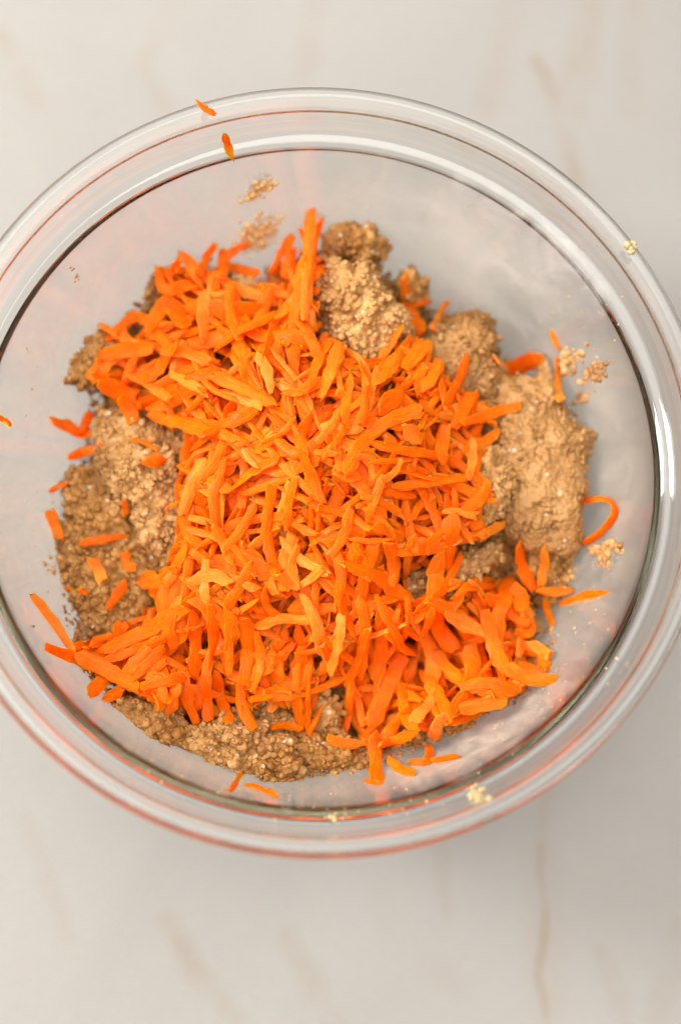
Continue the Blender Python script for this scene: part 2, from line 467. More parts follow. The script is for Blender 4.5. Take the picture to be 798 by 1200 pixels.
# ---- single clumps: outline in photograph pixels, height of its widest level (mm), half thickness (mm), material, crumb density, label
CL = [
 ([(378, 285), (390, 273), (412, 269), (435, 275), (449, 290), (447, 308), (430, 318), (405, 316), (385, 305)], 46, 13, MD2, .5, 'dark rounded knob of dough behind the tall pale clump at the far edge'),
 ([(382, 303), (405, 312), (430, 318), (445, 335), (455, 358), (474, 373), (477, 392), (460, 412), (442, 425), (432, 440), (412, 430), (400, 405), (385, 388), (372, 370), (374, 330)], 57, 15, MD, 1, 'tall pale crumbly dough clump beside the longest upright carrot shreds'),
 ([(466, 328), (480, 319), (496, 327), (498, 345), (482, 356), (468, 348)], 42, 8, MD2, .7, 'small brown dough nub above two dark carrot shreds at the far edge'),
 ([(500, 395), (520, 385), (543, 368), (570, 371), (580, 395), (577, 420), (592, 452), (588, 482), (548, 492), (510, 470), (495, 440), (490, 412)], 48, 13, MD3, .6, 'ridged tan dough clump between the tall pale clump and the large smooth one'),
 ([(572, 436), (595, 447), (622, 441), (632, 430), (638, 419), (641, 436), (645, 465), (662, 495), (682, 506), (698, 508), (711, 514), (698, 522), (688, 532), (680, 546), (684, 570), (678, 600), (683, 640), (668, 662), (640, 652), (610, 642), (590, 625), (580, 590), (562, 540), (555, 480)], 46, 15, MD3, .22, 'large smooth cracked dough clump with two pointed tips beside the carrot curl'),
 ([(545, 545), (560, 525), (580, 519), (591, 545), (592, 580), (586, 610), (572, 626), (550, 640), (530, 600)], 54, 9, MD, .9, 'crumbly dough clump wedged between carrot heap and large smooth clump'),
 ([(448, 706), (470, 682), (500, 668), (530, 660), (560, 645), (592, 638), (588, 655), (562, 672), (540, 692), (512, 706), (480, 714)], 50, 8, MD, .9, 'long crumbly dough edge jutting out under the upper carrot heap'),
 ([(114, 490), (135, 480), (165, 485), (190, 500), (218, 520), (222, 545), (205, 562), (212, 590), (208, 622), (190, 652), (170, 642), (158, 605), (140, 580), (125, 550), (112, 520)], 42, 11, MD, 1.2, 'pale sugary crumbly dough clump leaning on the heap beside broken shreds'),
 ([(80, 562), (108, 545), (140, 568), (163, 610), (158, 640), (130, 652), (100, 642), (84, 612)], 33, 10, MD2, 1.1, 'brown crumbly dough clump with short shreds below the pale sugary clump'),
 ([(68, 642), (90, 602), (120, 612), (165, 642), (182, 680), (168, 722), (140, 748), (112, 752), (85, 722), (68, 690)], 31, 10, MD2, 1.2, 'low brown dough clump smeared on the glass with a straight shred on top'),
 ([(78, 446), (84, 412), (102, 392), (128, 386), (138, 410), (118, 450), (100, 452)], 31, 6, MD2, 1.3, 'loose little dough cluster under the far shreds at the side wall'),
 ([(198, 388), (214, 362), (240, 350), (262, 340), (300, 335), (328, 345), (318, 380), (282, 402), (240, 406), (210, 402)], 43, 9, MD, 1, 'crumbly dough clump showing between standing carrot shreds near smeared wall'),
 ([(211, 858), (225, 848), (255, 848), (290, 843), (320, 855), (346, 872), (340, 896), (310, 906), (280, 908), (250, 905), (225, 890), (213, 874)], 38, 13, MD, 1.2, 'rounded nubbly dough clump directly below hanging carrot fringe'),
 ([(294, 888), (325, 880), (346, 895), (347, 922), (326, 932), (302, 912)], 22, 7, MD2, 1.2, 'small dough clump against the near glass beside two fallen shreds'),
 ([(338, 872), (380, 864), (420, 874), (434, 898), (402, 914), (362, 908), (342, 892)], 24, 8, MD2, 1, 'shaded flat dough clump beside the rounded nubbly one'),
 ([(126, 826), (158, 816), (190, 828), (215, 850), (217, 876), (190, 870), (160, 856), (138, 842)], 22, 7, MD2, 1, 'thin dough ridge on the glass between carrot fringe and buttery smear'),
 ([(288, 816), (330, 806), (375, 808), (397, 830), (392, 858), (350, 866), (310, 862), (288, 842)], 38, 8, MD2, 1, 'dough pocket showing between forked hanging carrot shreds'),
 ([(463, 840), (490, 843), (502, 864), (486, 880), (466, 866)], 27, 6, MD2, 1, 'small dough bit under shaded shreds above the near glass'),
 ([(518, 846), (545, 834), (557, 845), (536, 860)], 26, 5, MD2, 1, 'tiny dough bit under crossed shreds at the buttery near wall'),
 ([(588, 716), (610, 713), (627, 725), (622, 746), (600, 748)], 34, 6, MD2, 1, 'small dough bit in a gap of the shaded carrot shreds'),
 ([(610, 640), (650, 640), (672, 655), (660, 690), (640, 712), (618, 690)], 36, 8, MD2, 1.3, 'crumbly dough foot hanging under the large smooth clump'),
]
def clump(out, zc, hh, mat, dens, label, k):
    gz = np.mean([glass(x, y)[2] for x, y in out + [tuple(np.mean(out, 0))] * 6]) * 1000
    zc = max(zc, gz + .35 * hh)
    P = np.array([at_z(x, y, zc * .001) for x, y in out])
    c = P.mean(0); dxy = P[:, :2] - c[:2]
    a = np.arctan2(dxy[:, 1], dxy[:, 0]); r = np.hypot(dxy[:, 0], dxy[:, 1]); o = np.argsort(a); a, r = a[o], r[o]
    size = r.mean()
    iv, if_ = ico(6 if size < .02 else 7)
    ph = np.arctan2(iv[:, 1], iv[:, 0])
    rr = np.interp(ph, np.r_[a - 2 * np.pi, a, a + 2 * np.pi], np.r_[r, r, r])
    ch = np.sqrt(np.clip(1 - iv[:, 2] ** 2, 0, 1)) ** .8
    H = hh * .001
    V = np.stack([np.cos(ph) * rr * ch, np.sin(ph) * rr * ch, iv[:, 2] * H], -1)
    nrm = iv.copy()
    W = V + c
    smoothc = mat is MD3
    V = V + nrm * (fbm(W / .009, 3, k)[:, None] * (.004 if smoothc else .0045) * min(1, size / .014))
    f1, f2 = worley(W / .0046 + fbm(W / .004, 2, k + 3)[:, None] * .35, k)
    g1, g2 = worley(W / .0019, k + 1)
    if smoothc:
        crack = np.clip(1 - (f2 - f1) / .12, 0, 1) * (fbm(W / .012, 2, k + 8) > .02)
        disp = (.45 - g1) * .0010 - crack * .0018 + (.5 - f1) * .0008
    else:
        disp = (.5 - f1) * .0052 + (.5 - g1) * .0018
    V = V + nrm * disp[:, None]
    V = keep_in(V + c)
    # grains on the upper side
    up = np.nonzero(iv[:, 2] > -.25)[0]
    n = int(len(up) and dens * 2 * np.pi * size * size / 3.4e-6)
    pick = rng.choice(up, n)
    cp = V[pick] + nrm[pick] * .0002 + rng.normal(0, .00025, (n, 3))
    cv, cf = crumb_cloud(cp, None, np.clip(rng.lognormal(-7.05, .40, n), .0004, .0020) * (0.75 if smoothc else 1))
    cv = keep_in(cv)
    o_ = mesh_obj('dough_clump', np.vstack([V, cv]), np.vstack([if_, cf + len(V)]), mat)
    tag(o_, label, 'dough clump', 'clumps of cookie dough in the bowl')
    splat(V); splat(cv)
for k, a in enumerate(CL): clump(*a, 31 + 5 * k)

# ------------------------------------------------------------------ carrot shreds
def shred_mesh(P, w, t, roll, taper=(.35, .6), seed=0):
    """P centre line (n,3); returns verts, faces of a grated strip with a gently troughed section"""
    n = len(P)
    T = np.gradient(P, axis=0); T /= np.linalg.norm(T, axis=1)[:, None] + 1e-12
    up = np.array([0, 0, 1.0])
    B = np.cross(T, up); bl = np.linalg.norm(B, axis=1)[:, None]
    B = np.where(bl > .15, B / (bl + 1e-9), np.array([1.0, 0, 0])); U = np.cross(B, T)
    s = np.linspace(0, 1, n)
    lrng = np.random.default_rng(seed)
    la, lb = (lrng.choice([.06, .13, .42], p=[.5, .3, .2]) for _ in (0, 1))
    pr = np.minimum(1, taper[0] + (1 - taper[0]) * np.minimum(1, s / la) ** .8) * np.minimum(1, taper[1] + (1 - taper[1]) * np.minimum(1, (1 - s) / lb) ** .8)
    lowf = np.interp(s, np.linspace(0, 1, 5), lrng.normal(0, .075, 5))
    pr = pr * (1 + lowf + .06 * lrng.normal(size=n))
    rolls = roll + lrng.normal(0, .45) * (s - .5) * 2
    sec = np.array([(-1, -.42), (-1, .30), (-.55, .72), (.05, .85), (.62, .70), (1, .25), (.96, -.45), (.45, -.36), (-.4, -.34)])
    sec = sec * np.array([.5, .60]) + lrng.normal(0, .045, sec.shape)
    m = len(sec); V = []; AT = []
    L = np.r_[0, np.cumsum(np.linalg.norm(np.diff(P, axis=0), axis=1))]
    skew = lrng.normal(0, .35, 2)
    for i in range(n):
        jw = 1 + lrng.normal(0, .05, m) + (np.abs(sec[:, 0]) > .4) * lrng.normal(0, .11, m).clip(-.25, .2)
        a = sec[:, 0] * w * pr[i] * jw; b = sec[:, 1] * t * (.6 + .4 * pr[i])
        cr, sr = math.cos(rolls[i]), math.sin(rolls[i])
        X = P[i] + np.outer(a * cr - b * sr, B[i]) + np.outer(a * sr + b * cr, U[i])
        if i in (0, n - 1):                  # the ends are cut or torn askew
            X = X + np.outer(a * skew[0 if i == 0 else 1] + lrng.normal(0, .0005, m), T[i])
        V.append(X)
        AT.append(np.stack([np.full(m, L[i] * 180 + seed * 3.7), sec[:, 0] * w * 1500, sec[:, 1] * t * 1500], -1))
    V = np.vstack(V); F = []
    STRIP.append(np.vstack(AT))
    for i in range(n - 1):
        for j in range(m):
            k = (j + 1) % m
            F.append([i * m + j, i * m + k, (i + 1) * m + k, (i + 1) * m + j])
    F.append(list(range(m))[::-1]); F.append([(n - 1) * m + j for j in range(m)])
    return V, F
STRIP = []
def finish_shred(o, A):
    at = o.data.attributes.new('strip', 'FLOAT_VECTOR', 'POINT'); at.data.foreach_set('vector', A.astype(np.float32).ravel())
    o.data.set_sharp_from_angle(angle=math.radians(48))
    return o
def bez(pts, n):
    """smooth curve through the points"""
    if len(pts) == 2: pts = [pts[0], (np.asarray(pts[0]) + np.asarray(pts[1])) / 2, pts[1]]
    q = smooth_profile([np.asarray(p, float) for p in pts], 12)
    L = np.r_[0, np.cumsum(np.linalg.norm(np.diff(q, axis=0), axis=1))]
    s = np.linspace(0, L[-1], n)
    return np.stack([np.interp(s, L, q[:, k]) for k in range(q.shape[1])], -1)
def drape(XY, w, t, lift=(0, 0), stiff=.42):
    """height of a limp strip lying on what is below"""
    T = np.gradient(XY, axis=0); T /= np.linalg.norm(T, axis=1)[:, None] + 1e-12
    S = np.stack([-T[:, 1], T[:, 0]], -1)
    h = np.max([hf(XY[:, 0] + o * w * S[:, 0], XY[:, 1] + o * w * S[:, 1]) for o in (-.38, 0, .38)], axis=0)
    s = np.linspace(-1, 1, len(XY))
    A = np.stack([np.ones_like(s), s, s * s], -1)
    qf = A @ np.linalg.lstsq(A, h, rcond=None)[0]
    hs = np.convolve(np.pad(h, 2, 'edge'), np.ones(5) / 5, 'valid')
    z = stiff * qf + (1 - stiff) * hs
    z = z + max(0, np.percentile(h - z, 74))
    z = z + np.where(s < 0, lift[0] * s * s, lift[1] * s * s)
    return z + t * .40
def lay(V):
    splat(V)
def grow(XY, w, t, roll, taper, seed, lift=(0, 0)):
    z = drape(XY, w, t, lift)
    P = np.column_stack([XY, z])
    V, F = shred_mesh(P, w, t, roll, taper, seed)
    V = keep_in(V)
    # dense copy of the upper side for the height field
    for a in np.linspace(-.4, .4, 5):
        T = np.gradient(XY, axis=0); T /= np.linalg.norm(T, axis=1)[:, None] + 1e-12
        S = np.stack([-T[:, 1], T[:, 0]], -1)
        q = XY + S * a * w
        sq = np.linspace(0, len(q) - 1, len(q) * 4); k0 = np.arange(len(q))
        qq = np.stack([np.interp(sq, k0, q[:, 0]), np.interp(sq, k0, q[:, 1])], -1); zz = np.interp(sq, k0, z)
        splat(np.column_stack([qq, zz + t * .38]))
    return V, F

HEAP_OUT = [(190, 320), (230, 310), (260, 325), (300, 335), (330, 310), (345, 300), (372, 310), (372, 390), (400, 405), (430, 440), (470, 410), (500, 405), (520, 450),
  (560, 470), (580, 490), (572, 515), (545, 555), (575, 575), (580, 615), (545, 640), (500, 655), (450, 690), (520, 690), (575, 685), (605, 690),
  (625, 740), (640, 790), (600, 812), (545, 832), (510, 850), (460, 850), (440, 880), (412, 868), (402, 800), (380, 790), (350, 840), (300, 830), (230, 838),
  (200, 828), (150, 805), (105, 785), (90, 762), (130, 740), (180, 710), (180, 685), (212, 650), (216, 590), (215, 545), (232, 522), (182, 488), (150, 482),
  (118, 450), (112, 430), (130, 400), (172, 400)]
HP = np.array(HEAP_OUT, float)
def in_heap(x, y): return float(inside_sd(np.array([x]), np.array([y]), HP)[0])
HOLES = [(572, 590, 22), (520, 682, 24), (560, 656, 20), (448, 702, 14), (248, 478, 16), (345, 742, 16), (300, 365, 24), (225, 375, 22), (330, 840, 30), (480, 695, 26), (470, 858, 14), (605, 735, 14), (130, 725, 24), (150, 770, 8), (385, 700, 8)]

def rand_shred(seed):
    while True:
        x, y = rng.uniform(80, 650), rng.uniform(290, 890)
        d = in_heap(x, y)
        if d < 3: continue
        if any(math.hypot(x - a, y - b) < c for a, b, c in HOLES): continue
        break
    L = rng.uniform(40, 125)
    out = math.atan2(y - 540, x - 370)
    th = out + rng.normal(0, .75) if rng.random() < .6 else rng.uniform(0, 2 * math.pi)
    bend = rng.normal(0, .10) * L
    dx, dy = math.cos(th), math.sin(th)
    pts = []
    for s in (-.5, 0, .5):
        o = bend * (1 - 4 * s * s)
        pts.append((x + dx * s * L - dy * o, y + dy * s * L + dx * o))
    for e_ in (0, 2):                       # keep ends inside the heap
        for _ in range(6):
            if in_heap(*pts[e_]) < -4: pts[e_] = tuple((np.array(pts[e_]) * .75 + np.array([x, y]) * .25))
    return pts, float(np.clip(rng.lognormal(2.32, .38), 4.5, 19))

def build(pts, wpx, seed, n=None, lift=None, thick=None, roll=None, taper=None):
    W3 = [surf(*p) for p in pts]
    XY = np.array([p[:2] for p in W3])
    L = np.linalg.norm(np.diff(XY, axis=0), axis=1).sum()
    n = n or int(np.clip(L / .0019, 7, 20))
    XY = bez(list(XY), n)
    w = wpx * px_m(W3[len(W3) // 2]); 
    t = thick * .001 if thick else float(np.clip(w * rng.uniform(.20, .34), .0007, .0013))
    lift = (max(0, rng.normal(0, .0012)), max(0, rng.normal(0, .0012))) if lift is None else lift
    roll = rng.normal(0, .24) if roll is None else roll
    taper = (rng.uniform(.25, .9), rng.uniform(.25, .9)) if taper is None else taper
    return grow(XY, w, t, roll, taper, seed, lift)

# lowest layer, hidden but for the gaps: nobody could count it
VV, FF, off = [], [], 0
STRIP.clear()
for k in range(1250):
    pts, wpx = rand_shred(k)
    if k % 3 == 0:                      # broken bits and thin fibres between the strips
        m_ = np.array(pts[1]); pts = [tuple(m_ + (np.array(p) - m_) * rng.uniform(.25, .6)) for p in pts]; wpx *= rng.uniform(.35, .7)
    V, F = build(pts, wpx, 5000 + k)
    VV.append(V); FF += [[i + off for i in f] for f in F]; off += len(V)
o = finish_shred(mesh_obj('carrot_bed', np.vstack(VV), FF, MC), np.vstack(STRIP))
tag(o, 'tangle of bright orange grated carrot lying under the top shreds of the heap', 'grated carrot', kind='stuff')

GRP = 'grated carrot shreds in the bowl'
def add(V, F, label): return tag(finish_shred(mesh_obj('carrot_shred', V, F, MC), STRIP[-1]), label, 'carrot shred', GRP)
LAND = [((410, 290), 'the dark dough knob'), ((425, 370), 'the tall pale dough clump'), ((540, 430), 'the ridged tan dough clump'), ((590, 560), 'the large smooth dough clump'),
        ((515, 685), 'the long jutting dough edge'), ((165, 540), 'the pale sugary dough clump'), ((120, 680), 'the low brown dough clump'), ((105, 425), 'the loose little dough cluster'),
        ((265, 370), 'the dough between standing shreds'), ((275, 875), 'the rounded nubbly dough clump'), ((385, 885), 'the shaded flat dough clump'), ((340, 830), 'the dough pocket between forks'),
        ((170, 845), 'the thin dough ridge'), ((605, 730), 'the dough bit among shaded shreds'), ((535, 848), 'the tiny dough bit'), ((645, 675), 'the crumbly dough foot')]
def describe(pts, wpx):
    a, m, b = (np.array(p) for p in (pts[0], pts[len(pts) // 2], pts[-1]))
    L = np.linalg.norm(m - a) + np.linalg.norm(b - m); bend = abs(np.cross(b - a, m - a)) / (np.linalg.norm(b - a) + 1e-6) / L
    size = 'stubby' if L < 42 else 'short' if L < 58 else 'long' if L > 92 else 'longish' if L > 74 else 'medium'
    wid = 'thin' if wpx < 9.5 else 'broad' if wpx > 15.5 else 'narrow' if wpx < 12.2 else 'flat'
    shape = 'curved' if bend > .085 else 'bent' if bend > .035 else 'straight'
    d, nm = min((math.hypot(m[0] - x, m[1] - y), t) for (x, y), t in LAND)
    where = 'touching ' + nm if d < 34 else 'beside ' + nm if d < 75 else 'in the heap towards ' + nm if d < 125 else 'high on the heap nearest ' + nm
    return f'{size} {wid} {shape} carrot shred {where}'
def lower(x, y): return x > 385 and y > 690
for k in range(125):
    pts, wpx = rand_shred(1000 + k)
    V, F = build(pts, wpx, 7000 + k)
    add(V, F, describe(pts, wpx))

# shreds read one by one from the photograph: x0 y0 xm ym x1 y1 width [label]
TR = '''
188 322 193 345 210 341 13
205 343 218 338 235 340 14
212 300 224 314 233 334 15
176 396 184 372 196 352 20
186 357 204 366 216 386 18
234 326 243 306 253 291 11
239 350 238 376 240 406 14
118 384 140 391 163 407 14
105 446 125 426 152 410 17
245 319 272 317 304 328 13
258 290 263 310 259 332 13
292 289 272 300 256 313 10
270 333 271 368 282 402 14
318 340 310 362 300 388 13
323 371 292 386 254 414 15
350 342 340 360 322 374 8
322 385 316 402 308 428 12
345 376 362 392 374 424 12
399 404 389 434 374 470 17
385 400 372 424 362 450 12
122 466 140 461 162 466 18
142 472 152 484 157 497 18
178 456 210 440 243 427 13
174 485 206 496 248 517 15
155 446 170 436 187 424 9
168 546 180 541 194 540 17
120 420 150 411 182 416 20
190 414 216 415 247 427 15
150 440 176 452 200 470 13
208 408 190 430 172 448 12
238 512 266 496 298 484 15
248 440 282 455 322 476 17
341 497 334 512 306 522 6
286 524 292 540 303 552 9
268 582 296 560 328 538 17
366 484 352 512 358 545 13
352 530 364 560 378 592 15
402 478 388 500 370 522 11
412 494 396 516 378 542 7
411 440 406 470 404 502 10
426 440 431 466 428 492 11
479 397 461 425 440 452 13
470 384 457 404 444 422 9
499 402 487 416 474 434 19
546 419 538 444 521 476 12
514 449 518 466 521 482 8
549 464 541 485 529 504 13
609 476 580 486 539 500 14
581 508 568 518 543 530 13
430 454 428 476 422 498 12
444 482 456 471 470 459 19
474 499 484 510 491 522 19
428 514 472 530 524 537 13
458 571 502 566 547 561 11
411 541 426 536 441 524 6
496 428 491 448 491 468 14
521 498 516 520 515 548 17
551 518 553 540 548 562 12
572 568 560 588 543 602 15
424 584 446 590 468 602 9
474 614 490 621 510 628 8
408 636 436 635 463 632 6
454 638 460 664 457 688 17
481 630 479 652 475 678 11
518 600 536 602 557 607 13
526 608 525 640 526 668 20
592 614 576 622 558 634 13
409 668 421 672 433 678 7
394 648 399 676 397 712 11
320 570 313 622 326 682 14
326 676 346 690 378 668 10
250 618 262 640 271 662 11
224 686 246 675 272 686 15
298 736 330 725 362 728 13
354 698 370 730 376 772 15
246 708 251 742 245 784 15
266 728 268 756 268 792 10
286 728 291 762 285 804 17
301 744 306 772 296 812 13
225 718 231 752 228 794 15
350 778 347 816 355 857 13
362 798 360 830 363 864 8
376 828 369 845 362 862 7
377 758 385 774 391 788 12
318 853 336 850 354 856 10
309 812 325 810 342 812 8
254 788 258 816 271 848 13
280 798 284 830 298 854 13
214 788 220 820 231 848 13
240 798 244 820 244 846 12
318 776 326 772 336 766 12
200 838 205 816 208 798 15
182 792 192 812 190 834 13
60 600 65 615 73 634 14
92 638 120 633 152 629 9
108 654 115 668 122 682 15
150 644 147 656 156 670 13
149 680 139 696 127 714 12
40 698 60 726 88 764 13
55 760 76 768 104 777 12
118 764 162 746 218 714 19
110 760 120 751 133 745 12
124 774 160 763 194 750 12
168 676 188 684 208 668 21
105 816 120 801 137 788 15
88 768 126 786 164 808 17
124 822 135 815 148 811 13
158 794 175 776 192 758 13
168 806 192 800 218 795 13
146 588 148 596 146 606 9
74 689 80 690 86 691 5
94 692 98 694 103 696 7
62 495 84 503 106 506 15
108 484 104 497 96 512 14
82 539 100 532 119 521 13
59 579 70 572 81 566 7
154 517 170 520 184 529 6
578 680 546 688 528 716 10
498 704 524 716 560 737 15
594 678 581 720 576 764 18
506 714 496 740 490 764 8
420 698 426 742 420 794 13
466 714 462 734 470 757 8
430 738 420 774 404 804 12
470 768 455 802 434 852 21
484 768 466 756 452 742 12
384 866 402 871 428 872 13
436 860 438 886 444 920 15
427 915 436 917 446 918 6
482 862 462 868 443 873 13
453 888 466 900 484 908 11
478 894 506 892 535 886 9
501 874 501 884 496 896 9
489 788 510 816 523 848 13
524 846 533 826 546 808 11
544 808 560 805 580 806 11
538 832 560 828 584 826 15
508 763 526 786 548 808 15
506 868 512 852 516 838 15
412 800 408 830 405 858 10
546 758 551 780 548 804 18
566 716 576 752 592 788 16
588 782 620 796 650 796 16
642 770 630 761 616 754 16
600 644 612 666 621 694 20
636 640 636 662 632 688 11
622 696 645 695 668 693 10
634 704 640 718 646 732 9
598 688 611 700 606 718 20
538 806 570 800 604 812 15
602 742 616 746 624 734 12
520 718 536 730 562 742 15
531 702 546 690 578 690 9
440 700 452 730 470 760 12
400 720 395 755 385 790 13
540 650 520 690 505 700 9
448 560 436 590 430 612 10
330 600 350 620 372 628 9
300 590 285 620 262 648 13
240 540 226 570 214 604 13
262 520 250 548 236 566 11
390 560 408 568 424 560 8
346 560 338 590 336 622 11
296 660 282 690 262 712 13
220 640 206 664 196 690 13
212 700 200 730 204 760 14
470 540 462 556 446 566 9
505 580 490 594 478 612 11
372 446 352 458 332 462 10
300 420 312 440 318 462 11
200 440 224 452 244 468 10
350 640 342 664 350 690 10
410 600 402 630 384 656 12
'''.split('\n')
rows = [tuple(float(v) for v in l.split()) for l in TR if l.strip()]
SPEC = {(62., 495.): 'wedge shaped carrot shred resting on the glass beside the pale sugary clump',
        (108., 484.): 'short carrot shred crossing a wedge shaped one beside the pale sugary clump',
        (82., 539.): 'short blunt carrot shred on the edge of the pale sugary clump',
        (59., 579.): 'thin carrot scrap touching the glass near the brown crumbly clump',
        (60., 600.): 'pointed carrot shred standing at the edge of the low brown clump',
        (92., 638.): 'straight thin carrot shred lying across the brown crumbly clump',
        (108., 654.): 'short wide carrot shred under the straight thin one',
        (40., 698.): 'long carrot shred reaching out onto bare glass beside a dark fleck',
        (55., 760.): 'carrot shred poking onto glass below the longest outlying one',
        (609., 476.): 'pointed carrot shred reaching out over the large smooth clump',
        (427., 915.): 'thin carrot sliver at the foot of a hanging shred near the lip',
        (478., 894.): 'thin straight carrot shred lying on the smeared near glass',
        (622., 696.): 'flat carrot shred lying below the crumbly dough foot',
        (146., 588.): 'carrot end buried between the pale sugary and the brown clump',
        (74., 689.): 'smallest carrot scrap on the low brown dough clump',
        (94., 692.): 'small carrot scrap on the low brown dough clump beside the tiniest one'}
for k, r in enumerate(rows):
    pts = [(r[0], r[1]), (r[2], r[3]), (r[4], r[5])]
    V, F = build(pts, r[6] * (.98 if r[6] > 9 else 1.0), 9000 + k, lift=(max(0, rng.normal(.0001, .0006)), max(0, rng.normal(.0001, .0006))))
    add(V, F, SPEC.get((r[0], r[1])) or describe(pts, r[6]))

# shreds apart from the heap: on the glass, on the rim, standing up, half buried
def special(pts3, wmm, tmm, label, seed, roll=0., taper=(.3, .4), n=12, inside=True):
    P = bez([np.asarray(p, float) for p in pts3], n)
    V, F = shred_mesh(P, wmm * .001, tmm * .001, roll, taper, seed)
    if inside: V = keep_in(V)
    return add(V, F, label)
def on_glass(pts, wpx, label, seed, **kw):
    P = [glass(*p) + np.array([0, 0, .0006]) for p in pts]
    return special(P, wpx * px_m(P[0]) * 1000, 1.3, label, seed, **kw)
on_glass([(263, 156), (267, 170), (273, 188)], 9, 'small carrot shred stuck high on the far inner wall below the rim', 1)
on_glass([(0, 489), (6, 494), (13, 500)], 8, 'tiny carrot scrap stuck high on the side wall alone', 2)
on_glass([(287, 901), (279, 914), (270, 928)], 8, 'narrow carrot shred on the near glass below the nubbly clump', 3)
on_glass([(286, 921), (304, 928), (324, 936)], 14, 'wide blunt carrot shred on the near glass under the small clump', 4, taper=(.7, .8))
on_glass([(655, 708), (680, 702), (712, 694)], 14, 'pointed carrot shred lying alone on the glass beside the dough foot', 5, taper=(.6, .2))
on_glass([(646, 386), (651, 396), (656, 409)], 11, 'short carrot shred on the glass above a vertical one', 6)
V, F = build([(646, 424), (650, 448), (653, 474)], 12, 107, taper=(.5, .3)); add(V, F, 'vertical carrot shred on the glass against the pointed dough tip')
V, F = build([(580, 424), (603, 433), (630, 426)], 16, 108, taper=(.6, .6)); add(V, F, 'wide dark carrot shred half hidden behind the large smooth clump')
on_glass([(262, 926), (267, 928), (272, 928)], 5, 'tiny carrot crumb beside the narrow shred on the near glass', 9)
zr = .1102
special([at_z(231, 118, zr), at_z(240, 127, zr + .0006), at_z(253, 134, zr)], 2.2, 1.0, 'thin carrot shred lying across the rim of the bowl', 10, inside=False)
# two darker ones at the far edge
for i, (pts, w, l) in enumerate([([(472, 328), (480, 358), (494, 394)], 17, 'wide carrot shred standing behind the pale clump under the brown nub'),
                                 ([(524, 354), (513, 374), (504, 392)], 9, 'narrow carrot shred leaning beside the wide one behind the pale clump'),
                                 ([(486, 362), (496, 358), (504, 360)], 7, 'little cross shred between two carrot shreds behind the pale clump')]):
    V, F = build(pts, w, 100 + i); add(V, F, l)
# the long upright pair at the far edge: lower ends lie on the heap, upper ends stand up towards the wall
def upright(pts, zs, w, l, sd, taper=(.5, .6), t=1.7):
    return special([at_z(x, y, z * .001) for (x, y), z in zip(pts, zs)], w, t, l, sd, taper=taper)
z0 = hf(*surf(356, 372)[:2]) * 1000
upright([(364, 228), (363, 270), (360, 320), (356, 376)], [57, 58, z0 + 2, z0 + 2.5], 4.4, 'longest carrot shred standing up above the far edge of the heap', 21, (.55, .7))
upright([(378, 255), (371, 276), (364, 304), (360, 340)], [57, 58, z0 + 3.5, z0 + 3.5], 2.6, 'short narrow carrot shred forking off the longest upright one', 22)
upright([(351, 267), (357, 284), (359, 312)], [56, 58, z0 + 3], 2.4, 'slim carrot shred crossing the longest upright one', 23)
upright([(356, 300), (350, 342), (340, 404)], [z0, z0 + 2, z0 + 2.5], 3.4, 'carrot shred leaning along the longest upright one', 24)
upright([(341, 274), (338, 298), (334, 326)], [50, 51, 49], 3.2, 'triangular carrot shred standing over the gap at the far edge', 25, (.2, .8))
upright([(340, 277), (329, 297), (317, 320)], [50, 51, 47], 2.0, 'thin carrot shred forming a fork with the triangular one', 26)
upright([(346, 290), (344, 306), (346, 320)], [50, 50, 48], 2.0, 'stubby carrot shred beside the triangular one at the far edge', 27)
# curl standing on edge between the large clump and the wall
cz = [44, 50, 53, 53, 50, 45]
cpts = [(654, 602), (684, 587), (712, 586), (720, 602), (703, 624), (681, 638)]
special([at_z(x, y, max(z * .001, glass(x, y)[2] + .0045)) for (x, y), z in zip(cpts, cz)], 3.2, 1.1, 'thin looping carrot curl standing out from the large smooth dough clump', 31, roll=.6, taper=(.7, .5), n=22)

# ------------------------------------------------------------------ crumbs and smears on the glass
def blob(name, px, py, rpx, mat, label, cat, n=7, on=None, flat=.6, grp=None, spread=1.0, inside=True):
    c = glass(px, py) if on is None else at_z(px, py, on)
    n = int(n * 1.8); s = px_m(c); P = c + rng.normal(0, 1, (n, 3)) * np.array([1, 1, .25]) * rpx * s * .40 * spread
    if on is None:
        rr = np.hypot(P[:, 0], P[:, 1]); P[:, 2] = zwall(np.minimum(rr, .1235)) + rpx * s * .25
    V, F = crumb_cloud(P, None, rpx * s * np.clip(rng.lognormal(-1.15, .4, n), .15, .6))
    if inside: V = keep_in(V, .0001)
    return tag(mesh_obj(name, V, F, mat), label, cat, grp)
blob('butter_crumb', 741, 289, 8, MB, 'yellow crumb sitting on the rim far from the carrot scrap', 'crumb', on=.1108, inside=False)
blob('butter_crumb', 557, 933, 8, MB, 'largest pale yellow crumb cluster stuck under the near lip', 'crumb', n=26, spread=1.6)
blob('butter_crumb', 391, 957, 5, MB, 'yellow crumb on the ledge of the near inner wall', 'crumb', n=6)
blob('butter_crumb', 323, 963, 3.5, MB, 'small yellow crumb under the near lip beside a larger one', 'crumb', n=4)
blob('dough_crumb', 88, 325, 5, MD, 'small tan dough crumb alone on the far side wall', 'crumb', n=7, spread=1.3)
blob('dark_fleck', 37, 734, 3.2, MK, 'tiny dark fleck on the glass beside the outlying long shred', 'fleck', n=3)
blob('dough_crumb', 600, 383, 3, MD, 'tiny crumb on the glass above the ridged clump', 'crumb', n=3)
blob('dough_crumb', 34, 411, 2.4, MD, 'minute crumb low on the side wall', 'crumb', n=3)
blob('dough_crumb', 665, 424, 9, MD, 'scattered dough crumbs trailing from the short shred on the glass', 'crumb', n=30, spread=1.7)
